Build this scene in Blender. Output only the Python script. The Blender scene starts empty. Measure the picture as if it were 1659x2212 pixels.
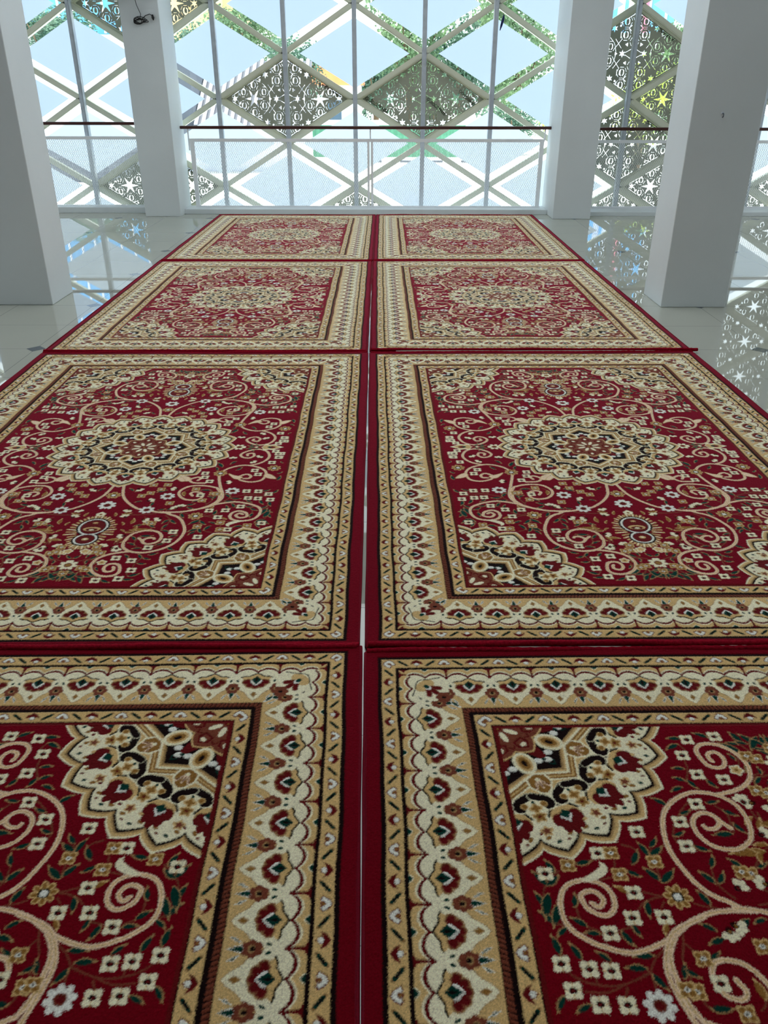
SKYC=(.86,.94,1.,1); SKY=2.5; SUN=9.5; EXPO=0.17
import numpy as np, math
TR={"S":[[[157,1043],[162,1054],[159,1068],[144,1074],[131,1064],[127,1044],[136,1026],[153,1021],[172,1030],[182,1054],[184,1080],[172,1097],[150,1103],[124,1098],[102,1082],[86,1059],[78,1030],[81,1005],[91,983],[115,961],[147,947],[183,938]],[[250,849],[243,840],[228,841],[214,852],[213,869],[225,882],[241,885],[260,875],[271,857],[272,833],[263,812],[248,795],[227,786],[200,785],[176,796],[159,813],[149,842],[147,872],[154,904],[171,926],[195,940],[227,946],[255,942],[286,926],[312,904],[329,880],[340,850],[345,817],[345,789],[338,758],[328,731],[318,707],[305,687],[288,671],[267,659],[243,641]],[[212,868],[204,855],[192,841]],[[223,636],[249,638],[278,638],[309,634],[340,623],[367,609],[387,594],[407,581],[428,570],[457,559],[487,552],[513,555],[541,565],[563,576],[588,595],[600,613],[604,634],[602,663],[591,690],[572,706],[547,713],[527,711],[506,700],[495,682],[494,660],[502,641],[517,631],[534,634],[551,647],[558,667],[556,679],[541,687],[526,684],[516,670],[519,656],[530,650],[540,659]],[[400,581],[413,563],[421,544],[424,523],[423,501],[421,477],[416,453],[405,428]],[[315,497],[304,474],[316,460],[342,467],[356,497],[345,527],[319,535],[284,523],[259,485],[259,447],[283,412],[320,400],[361,405],[401,422]],[[260,644],[221,639],[186,629],[160,616],[124,605],[73,553],[38,490],[20,400]],[[328,625],[395,595],[426,550],[435,497],[414,411],[395,328],[392,280],[416,233],[460,203],[506,201],[561,233],[585,283],[574,347],[530,366],[485,346],[476,313],[503,290],[524,306],[519,330],[498,333]],[[506,201],[549,174],[576,130],[577,86],[556,42],[514,24],[472,48],[451,84],[464,113],[492,121],[511,99],[503,70],[480,77],[483,96]],[[344,377],[296,373],[277,343],[304,319],[320,330],[311,351]]],"T":[[[591,736],[607,723],[623,703],[632,683],[633,656],[631,635],[620,616],[604,609]],[[573,650],[573,631],[564,610],[543,598]],[[469,762],[471,746]],[[515,711],[488,718]],[[435,748],[414,769],[422,792],[444,801]],[[384,788],[394,766],[386,752],[385,726],[382,705]],[[393,672],[413,668],[439,656],[449,644]],[[393,672],[431,683]],[[395,660],[403,648]],[[476,605],[497,599]],[[415,563],[442,547],[458,528],[466,512],[466,484]],[[465,514],[497,499],[536,488],[580,493],[606,505],[616,514]],[[519,491],[556,476],[595,479]],[[572,509],[567,488]],[[523,471],[517,485]],[[224,1044],[225,1019],[242,978]],[[222,1102],[211,1084]],[[78,1120],[62,1088],[48,1069]],[[91,1067],[95,1037],[107,1020]],[[289,888],[272,906],[259,916]],[[314,852],[326,823],[322,805]],[[203,905],[186,882],[189,849],[190,828]],[[76,991],[54,991],[27,1004]],[[271,740],[273,717],[272,701],[261,680],[249,665]],[[116,884],[113,856],[96,849]],[[132,789],[147,778]],[[337,656],[317,648],[292,643]],[[381,594],[389,565],[400,539]],[[385,569],[375,556]],[[395,504],[402,490]],[[388,458],[381,443],[368,437]],[[273,463],[281,448],[291,440]],[[194,702],[186,689],[171,676]],[[81,652],[137,659],[207,650]],[[-14,651],[-58,655]],[[45,1006],[93,990]],[[151,777],[177,739]],[[119,833],[128,887]]],"W4":[[449,682],[468,625],[406,626],[521,593],[628,532],[578,521],[538,517],[616,481],[573,455],[525,453],[194,1118],[121,1128],[223,1064],[208,1001],[151,983],[244,911],[298,861],[305,795],[402,835],[552,291],[533,251],[598,170],[629,72],[361,360],[334,319],[328,279],[625,113]],"B4":[[472,780],[569,750],[466,726],[385,756],[48,1049],[70,940],[193,724],[361,538],[394,475],[319,434],[140,396],[197,394],[179,437],[143,471],[113,496],[239,561],[410,479],[211,728],[90,948],[68,1059]],"W8":[[468,451],[164,618],[217,500]],"G8":[[363,671],[392,280],[613,229]],"BUD":[[120,912],[231,692],[290,591],[90,436],[236,433],[155,538],[95,617],[97,673],[176,700],[128,824],[79,900],[135,919],[271,604],[434,370],[542,100],[423,127],[511,158]],"TW":[[110,1013],[41,943]],"L":[[601,731,616,764],[621,701,646,735],[621,701,593,727],[637,654,649,686],[623,614,649,643],[602,606,624,587],[627,550,636,589],[589,540,605,573],[536,535,558,555],[552,754,517,761],[434,751,414,786],[448,735,422,720],[394,772,408,806],[389,774,358,796],[385,794,365,819],[388,710,413,741],[385,705,351,737],[577,650,570,682],[563,608,590,627],[541,591,571,594],[498,597,481,566],[472,610,463,584],[428,661,433,625],[451,545,490,544],[472,519,511,522],[464,510,443,479],[634,471,651,443],[591,454,619,440],[209,1121,243,1123],[222,1102,256,1084],[139,1125,171,1141],[70,1119,80,1143],[73,1098,101,1105],[30,1099,58,1135],[13,1091,5,1129],[5,1065,43,1088],[100,1045,110,1067],[233,1019,262,1022],[244,981,271,992],[258,962,288,949],[237,985,223,957],[192,984,176,959],[57,998,57,1022],[54,960,48,980],[313,909,340,931],[291,882,264,894],[324,823,298,834],[289,796,258,782],[220,915,190,919],[190,892,163,876],[182,855,163,827],[194,825,237,823],[271,740,259,770],[276,701,300,730],[269,701,249,729],[207,739,228,761],[174,738,149,751],[305,650,320,685],[315,594,342,611],[306,578,339,566],[347,538,325,552],[409,500,400,531],[401,518,378,501],[379,445,339,444],[70,452,51,429],[205,444,167,466],[124,543,101,553],[175,554,170,586],[208,619,235,609],[241,619,276,589],[4,984,24,964],[63,990,84,965],[68,1039,88,1007],[15,1125,47,1079],[79,1072,118,1104],[76,1142,56,1103],[597,663,627,608],[622,682,638,626],[639,349,648,308],[632,284,651,268],[636,160,646,176],[442,157,421,187],[389,217,366,171],[373,248,365,217],[454,249,475,219],[382,97,389,126],[500,49,474,15],[607,101,640,101]],"GL":[[130,795,159,795],[142,778,194,770],[132,841,118,868],[463,682,484,698],[404,610,416,588],[276,459,282,497],[134,729,135,689],[107,738,99,718],[123,791,109,776],[155,777,160,749],[164,778,217,774],[122,851,84,855],[134,870,155,852],[58,667,51,642],[81,652,113,643],[104,442,79,458]],"tail":[[552,713],[525,729],[504,745],[502,758],[491,750],[489,739],[497,726],[514,716],[532,710]]}
# ---------------------------------------------------------------- rug pattern
PAL=[(112,6,19),(248,238,200),(218,180,118),(246,214,178),(242,240,226),(98,18,20),(120,60,42),(146,102,46),(10,52,42),(22,12,12),(108,6,19),(168,132,84)]
RED,CREAM,TAN,PINK,WHITE,MAROON,BROWN,GOLD,GREEN,BLACK,BAND,TAN2=range(12)
FW,FL=.663,1.167            # half width / half length of the field
HW,HL=.9975,1.501
class Canvas:
    def __init__(s,w,h,r):          # x 0..w, y 0..h metres, r = cell
        s.r=r; s.nx=int(round(w/r)); s.ny=int(round(h/r))
        s.a=np.zeros((s.ny,s.nx),np.uint8)
        s.X=(np.arange(s.nx)+.5)*r; s.Y=(np.arange(s.ny)+.5)*r
    def box(s,x0,x1,y0,y1):
        r=s.r
        i0=max(0,int(math.floor(x0/r))); i1=min(s.nx,int(math.ceil(x1/r))+1)
        j0=max(0,int(math.floor(y0/r))); j1=min(s.ny,int(math.ceil(y1/r))+1)
        if i1<=i0 or j1<=j0: return None
        return i0,i1,j0,j1
    def poly(s,P,c,clip=None):
        P=np.asarray(P,float)
        b=s.box(P[:,0].min(),P[:,0].max(),P[:,1].min(),P[:,1].max())
        if b is None: return
        i0,i1,j0,j1=b
        x=s.X[i0:i1][None,:]; y=s.Y[j0:j1][:,None]
        m=np.zeros((j1-j0,i1-i0),bool)
        Q=np.roll(P,-1,0)
        for (xa,ya),(xb,yb) in zip(P,Q):
            if ya==yb: continue
            cr=((ya>y)!=(yb>y))
            if not cr.any(): continue
            m^=cr&(x<(xb-xa)*(y-ya)/(yb-ya)+xa)
        if clip is not None: m&=clip(x,y)
        s.a[j0:j1,i0:i1][m]=c
    def line(s,P,w,c,clip=None):
        P=np.asarray(P,float); w0=w/2
        for (xa,ya),(xb,yb) in zip(P[:-1],P[1:]):
            b=s.box(min(xa,xb)-w0,max(xa,xb)+w0,min(ya,yb)-w0,max(ya,yb)+w0)
            if b is None: continue
            i0,i1,j0,j1=b
            x=s.X[i0:i1][None,:]-xa; y=s.Y[j0:j1][:,None]-ya
            dx,dy=xb-xa,yb-ya; L=dx*dx+dy*dy+1e-12
            t=np.clip((x*dx+y*dy)/L,0,1)
            m=(x-t*dx)**2+(y-t*dy)**2<w0*w0
            if clip is not None: m&=clip(s.X[i0:i1][None,:],s.Y[j0:j1][:,None])
            s.a[j0:j1,i0:i1][m]=c
    def ell(s,x,y,rx,ry,c,ang=0,clip=None):
        t=np.linspace(0,2*np.pi,20,endpoint=False)
        ca,sa=math.cos(ang),math.sin(ang)
        u,v=rx*np.cos(t),ry*np.sin(t)
        s.poly(np.stack([x+u*ca-v*sa,y+u*sa+v*ca],1),c,clip)
def smooth(P,n=5):
    P=np.asarray(P,float); E=np.vstack([2*P[0]-P[1],P,2*P[-1]-P[-2]]); o=[]
    for k in range(len(P)-1):
        p0,p1,p2,p3=E[k:k+4]
        for t in np.arange(n)/n:
            o.append(.5*(2*p1+(p2-p0)*t+(2*p0-5*p1+4*p2-p3)*t*t+(3*p1-p0-3*p2+p3)*t**3))
    o.append(P[-1]); return np.array(o)
def petal4(x,y,r,k=.2,n=4,ph=math.pi/4):
    t=np.linspace(0,2*np.pi,33)[:-1]
    q=r*(1+k*np.cos(n*(t-ph)))
    return np.stack([x+q*np.cos(t),y+q*np.sin(t)],1)
def leaf(cv,x0,y0,x1,y1,c,edge,w=.32):
    d=np.array([x1-x0,y1-y0]); L=np.hypot(*d)+1e-9; u=d/L; n=np.array([-u[1],u[0]]); p=np.array([x0,y0])
    t=np.linspace(0,1,9); h=np.sin(np.pi*t**.8)*L*w*.5
    a=[p+u*L*tt+n*hh for tt,hh in zip(t,h)]; b=[p+u*L*tt-n*hh*.8 for tt,hh in zip(t,h)]
    cv.line(a,.005,edge); cv.poly(a+b[::-1],c)
    cv.line([p+u*L*.85,p+u*L*1.08],.0025,edge)
def medallion(cv,cx,cy,clip,corner):
    D=math.radians
    P=lambda r,th:(cx+sg*r*math.cos(th),cy+sg*r*math.sin(th))
    sg=-1 if corner else 1
    def lobed(rt,rv,n,ex,ph=0.):
        o=[]
        for k in range(n):
            for j in range(12):
                t=-1+2*j/12; r=rv+(rt-rv)*(1-abs(t))**ex
                o.append(P(r,2*math.pi*(k+t/2)/n+ph))
        return o
    f=lambda pts,c: cv.poly(pts,c,clip)
    ln=lambda pts,w,c: cv.line(pts,w,c,clip)
    f(lobed(.417,.381,24,.75),CREAM); f(lobed(.411,.376,24,.75),TAN)
    f(lobed(.402,.364,24,.72),TAN2); f(lobed(.397,.357,24,.72),BLACK); f(lobed(.389,.349,24,.70),CREAM)
    for k in range(24):
        th=D(15*k)
        for rr,da,c,s in ((.352,4.2,GOLD,.006),(.352,-4.2,GOLD,.006),(.366,1.2,GREEN,.005),(.338,6.2,MAROON,.0045),(.365,-2.6,BROWN,.004),(.332,2.0,TAN,.006)):
            x,y=P(rr,th+D(da)); cv.ell(x,y,s*1.3,s*.8,c,th*sg+.6,clip)
    for k in range(16):                               # palmettes
        th=D(22.5*k); big=(k%2==0)
        W=8.6 if k%4==2 else 7.4
        R=lambda r,a:P(r,th+D(a))
        f([R(.278,0),R(.281,W*.55),R(.292,W*.9),R(.315,W*.95),R(.330,W*.6),R(.332,0),R(.330,-W*.6),R(.315,-W*.95),R(.292,-W*.9),R(.281,-W*.55)],TAN)
        for a,r in ((-6.2,.325),(-3.4,.343),(0,.351),(3.4,.343),(6.2,.325)):
            x,y=R(.303+.6*(r-.31),a*.72); cv.ell(x,y,(r-.296)*.62,.0125,MAROON,(th+D(a*3.2)),clip)
        f([R(.291,0),R(.303,3.2),R(.322,0),R(.303,-3.2)],MAROON)
        f([R(.290,0),R(.306,3.0),R(.325,0),R(.306,-3.0)],WHITE)
        f([R(.288,0),R(.301,2.9),R(.316,0),R(.301,-2.9)],GREEN)
        ln([R(.297,W),R(.283,W*.75),R(.274,W*.4),R(.272,0),R(.274,-W*.4),R(.283,-W*.75),R(.297,-W)],.0055,BLACK)
        # cream flower between, inner ring
        th2=th+D(11.25); R=lambda r,a:P(r,th2+D(a))
        x,y=R(.292,0); cv.poly(petal4(x,y,.0155,.22,5,th2),TAN,clip); cv.poly(petal4(x,y,.011,.3,5,th2),GOLD,clip); cv.ell(x,y,.004,.004,MAROON,0,clip)
        x,y=R(.333,0); cv.poly(petal4(x,y,.0125,.25,5,th2),TAN,clip); cv.poly(petal4(x,y,.008,.3,5,th2),BROWN,clip)
    # ring of black curls
    f(lobed(.272,.255,16,.8,D(11.25)),CREAM)
    f(lobed(.245,.235,16,.8,D(11.25)),TAN)
    for k in range(16):
        th=D(22.5*k+11.25); R=lambda r,a:P(r,th+D(a))
        for s in (1,-1):
            c=smooth([R(.232,s*1.2),R(.238,s*4.2),R(.245,s*7.2),R(.256,s*9.2),R(.266,s*8.6),R(.268,s*6.6)],4)
            ln(c,.0235,CREAM); ln(c,.0175,BLACK); ln(c[:9],.020,BLACK)
            x,y=R(.259,s*5.2); cv.ell(x,y,.0095,.0085,TAN,0,clip); cv.ell(x,y,.0070,.0065,GOLD,0,clip)
        x,y=R(.268,0); cv.poly(petal4(x,y,.014,.22,4,th),TAN,clip); cv.poly(petal4(x,y,.009,.3,4,th),GOLD,clip); x,y=R(.25,0); cv.ell(x,y,.005,.004,GREEN,th,clip)
    # stars
    def star(rt,rv):
        return [P(rt if j%2==0 else rv,D(22.5*j)) for j in range(16)]
    f(star(.243,.196),CREAM)
    f(star(.239,.190),GOLD); f(star(.231,.186),TAN); f(star(.226,.181),GOLD)
    for k in range(8):
        th=D(45*k+22.5); R=lambda r,a:P(r,th+D(a))
        f([R(.166,0),R(.18,-8.5),R(.21,-8.5),R(.234,-3.5),R(.240,0),R(.234,3.5),R(.21,8.5),R(.18,8.5)],CREAM)
        f([R(.171,0),R(.184,-7),R(.208,-7),R(.229,-3),R(.234,0),R(.229,3),R(.208,7),R(.184,7)],GOLD)
        for a in (-4.5,0,4.5):
            ln([R(.196,a*.3),R(.217,a)],.006,PINK); ln([R(.2,a*.4),R(.214,a)],.0028,MAROON)
        x,y=R(.19,0); cv.ell(x,y,.006,.005,CREAM,0,clip)
    f(star(.219,.174),CREAM); f(star(.210,.167),TAN); f(star(.203,.163),TAN2); f(star(.195,.158),BLACK)
    for k in range(8):
        th=D(45*k); R=lambda r,a:P(r,th+D(a))
        f([R(.110,-9),R(.143,-4),R(.150,0),R(.143,4),R(.110,9)],MAROON)
        for a in (-8,0,8):
            x,y=R(.143+.012*(a==0),a); cv.ell(x,y,.011,.0085,WHITE,0,clip)
        x,y=R(.148,2.5); cv.ell(x,y,.006,.005,GREEN,0,clip)
        ln([R(.165,-3),R(.178,0),R(.165,3)],.0035,GREEN)
        th=D(45*k+22.5); R=lambda r,a:P(r,th+D(a))
        x,y=R(.133,0)
        # the paired rings sit as ovals pointing to the valleys
        for rx,ry,c in ((.037,.027,CREAM),(.028,.0185,TAN),(.021,.0125,GOLD),(.011,.006,BLACK)):
            cv.ell(x,y,rx,ry,c,math.atan2(y-cy,x-cx),clip)
    # heart
    f(lobed(.116,.093,8,.8),TAN); f(lobed(.111,.088,8,.8),BROWN)
    for k in range(8):
        th=D(45*k); R=lambda r,a:P(r,th+D(a))
        f([R(.062,-14),R(.085,-13),R(.1,0),R(.085,13),R(.062,14)],MAROON); f([R(.068,-9),R(.084,-8),R(.094,0),R(.084,8),R(.068,9)],BROWN)
        x,y=R(.082,0); cv.ell(x,y,.009,.006,CREAM,th*sg,clip)
        th=D(45*k+22.5); R=lambda r,a:P(r,th+D(a)); ln([R(.075,-6),R(.083,0),R(.075,6)],.004,MAROON)
        x,y=R(.036,0); cv.ell(x,y,.019,.0075,CREAM,math.atan2(y-cy,x-cx),clip)
    f([P(.013,D(30*j)) for j in range(12)],MAROON); f([P(.007,D(30*j)) for j in range(12)],GOLD)
def w4(cv,x,y):
    cv.poly(petal4(x,y,.0172,.2),CREAM)
    for a in range(4): cv.line([(x,y),(x+.0155*math.cos(a*math.pi/2),y+.0155*math.sin(a*math.pi/2))],.0022,TAN)
    cv.ell(x,y,.0078,.0058,BLACK); cv.ell(x+.001,y,.0040,.003,MAROON)
def b4(cv,x,y):
    cv.poly(petal4(x,y,.0172,.2),TAN)
    for a in range(4):
        t=math.pi/4+a*math.pi/2; cv.ell(x+.0098*math.cos(t),y+.0098*math.sin(t),.0062,.0058,GOLD)
    cv.ell(x,y,.0058,.005,WHITE); cv.ell(x,y,.0032,.0024,BLACK)
def n8(cv,x,y,R,n,co,ci,cc,ck):
    for k in range(n):
        t=2*math.pi*k/n+.2
        cv.ell(x+R*.66*math.cos(t),y+R*.66*math.sin(t),R*.36,R*.25,co,t)
        if ci is not None: cv.ell(x+R*.64*math.cos(t),y+R*.64*math.sin(t),R*.25,R*.16,ci,t)
    cv.ell(x,y,R*.42,R*.42,ck); cv.ell(x,y,R*.29,R*.29,cc)
def bud(cv,x,y,k):
    a=(k*2.4)%6.28
    for d in (-.9,0,.9): cv.ell(x+.011*math.cos(a+d),y+.011*math.sin(a+d),.010,.0075,CREAM,a+d)
    cv.ell(x-.004*math.cos(a),y-.004*math.sin(a),.008,.0065,BLACK,a); cv.ell(x-.002*math.cos(a),y-.002*math.sin(a),.004,.003,(GOLD,MAROON)[k%2],a)
def border(cv,side):
    """one side in (s,d): s along the side from the middle, d outward from the field edge"""
    long=side=='L'
    half=FL if long else FW
    def m(s,d):
        return (FW+d,s) if long else (s,FL+d)
    def clip(x,y):            # mitre
        dx,dy=x-FW,y-FL
        return (dx>=dy) if long else (dy>dx)
    def pt(L): return [m(s,d) for s,d in L]
    f=lambda L,c: cv.poly(pt(L),c,clip)
    ln=lambda L,w,c: cv.line(pt(L),w,c,clip)
    def el(s,d,rs,rd,c,ang=0):
        x,y=m(s,d)
        t=np.linspace(0,2*np.pi,18,endpoint=False); ca,sa=math.cos(ang),math.sin(ang)
        f([(s+rs*math.cos(q)*ca-rd*math.sin(q)*sa,d+rs*math.cos(q)*sa+rd*math.sin(q)*ca) for q in t],c)
    E=half+.40
    strip=lambda d0,d1,c: f([(-.01,d0),(E,d0),(E,d1),(-.01,d1)],c)
    strip(0,.40,BAND)
    strip(0,.009,MAROON); strip(.009,.012,BLACK); strip(.012,.050,TAN); strip(.050,.062,BLACK)
    strip(.062,.076,BROWN); strip(.076,.078,BLACK); strip(.078,.240,TAN)
    strip(.240,.249,BLACK); strip(.249,.287,TAN); strip(.287,.298,BLACK)
    # rope
    s=0.
    while s<E:
        ln([(s,.0625),(s+.006,.0755)],.003,BLACK); s+=.011
    # guard stripes with small buds
    for d0,n,sc in ((.031,15 if long else 9,half+.031-.009),(.268,18 if long else 12,half+.268-.002)):
        p=sc/n
        for k in range(n+1):
            s=k*p; pk=(n-k)%2==0
            z=1.14; a_=lambda L:[(s+u*z,d0+(v+.002)*z-.002) for u,v in L]
            if pk:
                f(a_([(-.017,-.004),(-.009,.009),(0,.0145),(.009,.009),(.017,-.004),(.009,-.009),(0,-.003),(-.009,-.009)]),MAROON)
                f(a_([(-.0145,-.003),(-.008,.007),(0,.0122),(.008,.007),(.0145,-.003),(.008,-.0065),(0,0),(-.008,-.0065)]),WHITE)
                el(s,d0-.003,.0058,.0062,BROWN); el(s,d0-.002,.003,.003,GOLD)
            else:
                f(a_([(-.017,-.006),(-.012,.006),(0,.014),(.012,.006),(.017,-.006),(.007,0),(-.007,0)]),BROWN)
                f(a_([(-.0145,-.004),(-.010,.005),(0,.012),(.010,.005),(.0145,-.004),(.006,0),(-.006,0)]),MAROON)
                el(s,d0-.004,.0085,.0072,MAROON); el(s,d0-.004,.0070,.0060,WHITE); ln([(s,d0-.010),(s,d0-.0155)],.0025,BROWN)
            q=s+p/2; sl=1 if (k+n)%2 else -1
            ln([(q-.0125*sl,d0-.0105),(q+.0125*sl,d0+.0105)],.0085,TAN2); ln([(q-.0115*sl,d0-.0095),(q+.0115*sl,d0+.0095)],.0058,GOLD); ln([(q-.009*sl,d0-.0075),(q+.009*sl,d0+.0075)],.0085,GREEN); ln([(q-.006*sl,d0-.005),(q+.006*sl,d0+.005)],.0045,BLACK)
    # lotus band: t 0 at the outer black line, 1 at the rope
    p=.1204 if long else .1188
    n=int(half/p)+3
    Wb=.162
    T=lambda t:.240-t*Wb
    for k in range(-1,n):
        s0=k*p
        A=lambda L:[(s0+a*p,T(t)) for a,t in L]
        inner=[(.5,.54),(.43,.57),(.38,.65),(.33,.72),(.25,.76),(.18,.82),(.11,.91),(.04,.955),(0,.985)]
        inner=inner+[(-a,t) for a,t in inner[::-1][1:]]
        sc=[]
        for j in range(0,9):
            u=j/8*.5; sc.append((u,.15+(.095 if u<.25 else .125)*abs((u-.25)/.25)**2.2))
        outer=[(-a,t) for a,t in sc[::-1]]+sc[1:]
        f(A([(a,t-.078) for a,t in outer]+[(.5,.3),(-.5,.3)]),CREAM)
        f(A([(a,t-.050) for a,t in outer]+[(.5,.3),(-.5,.3)]),MAROON)
        f(A([(a,t-.02) for a,t in inner]+[(-.5,.3),(.5,.3)]) ,TAN2)
        f(A([(-.5,.272)]+outer[1:-1]+[(.5,.272)]+[(a,t-.035) for a,t in inner]),CREAM)
    for k in range(-1,n):
        s0=k*p
        A=lambda L:[(s0+a*p,T(t)) for a,t in L]
        e=lambda a,t,ra,rt,c,an=0: el(s0+a*p,T(t),ra*p,rt*Wb,c,an)
        # outer half-diamond
        f(A([(-.10,0),(-.05,.045),(0,.075),(.05,.045),(.10,0)]),CREAM); f(A([(-.085,0),(-.04,.035),(0,.058),(.04,.035),(.085,0)]),GREEN)
        # maroon stem between lobes
        f(A([(.36,0),(.46,.04),(.478,.12),(.47,.27),(.53,.27),(.522,.12),(.54,.04),(.64,0)]),MAROON)
        # palmette
        f(A([(-.36,.36),(-.27,.335),(-.18,.335),(-.08,.29),(0,.255),(.08,.29),(.18,.335),(.27,.335),(.36,.36),(.27,.44),(.16,.5),(-.16,.5),(-.27,.44)]),TAN)
        ln(A([(-.36,.36),(-.27,.33),(-.18,.335),(-.08,.285),(0,.25),(.08,.285),(.18,.335),(.27,.33),(.36,.36)]),.0042,BLACK)
        for c,g in ((TAN2,.0045),(BROWN,.0022),(MAROON,0.)):
            for an,L in ((-75,.036),(-38,.034),(0,.033),(38,.034),(75,.036)):
                q=math.radians(an); u=np.array([math.sin(q),-math.cos(q)]); v=np.array([u[1],-u[0]])
                o=np.array([s0,T(.44)]); R=np.array([o+u*.006,o+u*L*.55+v*(.0085+g),o+u*(L*.88+g)+v*(.0065+g),o+u*(L+g),o+u*(L*.88+g)-v*(.0065+g),o+u*L*.55-v*(.0085+g)])
                f([tuple(z) for z in R],c)
        f(A([(0,.38),(-.135,.44),(-.12,.49),(0,.575),(.12,.49),(.135,.44)]),WHITE)
        f(A([(0,.33),(-.115,.42),(-.07,.475),(0,.545),(.07,.475),(.115,.42)]),GREEN)
        f(A([(0,.35),(-.035,.42),(0,.50),(.035,.42)]),BLACK)
        f(A([(0,.72),(-.07,.80),(0,.88),(.07,.80)]),TAN2); f(A([(0,.745),(-.045,.80),(0,.855),(.045,.80)]),GOLD)
        # flower between, toward the rope
        a0=.5
        for an in range(6):
            t_=an*math.pi/3; el(s0+(a0)*p+.0115*math.cos(t_),T(.65)+.0135*math.sin(t_),.0085,.0085,BROWN)
        e(a0,.65,.085,.075,BROWN); e(a0,.655,.07,.045,TAN2); e(a0,.645,.04,.035,BLACK)
        for a in (-.075,.075): e(a0+a,.455,.05,.022,GREEN,-1.2 if a>0 else 1.2)
        for a,c in ((0,WHITE),(0,GREEN)):
            g=.0 if c==GREEN else .018
            f(A([(a0-.06-g,.78),(a0,.93+g),(a0+.06+g,.78),(a0,.75)]),c)
            for sg in (-1,1):
                f(A([(a0+sg*.10,.79-g),(a0+sg*(.145-g),.85),(a0+sg*.21,.925+g),(a0+sg*(.185+g),.86)]),c)
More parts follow.
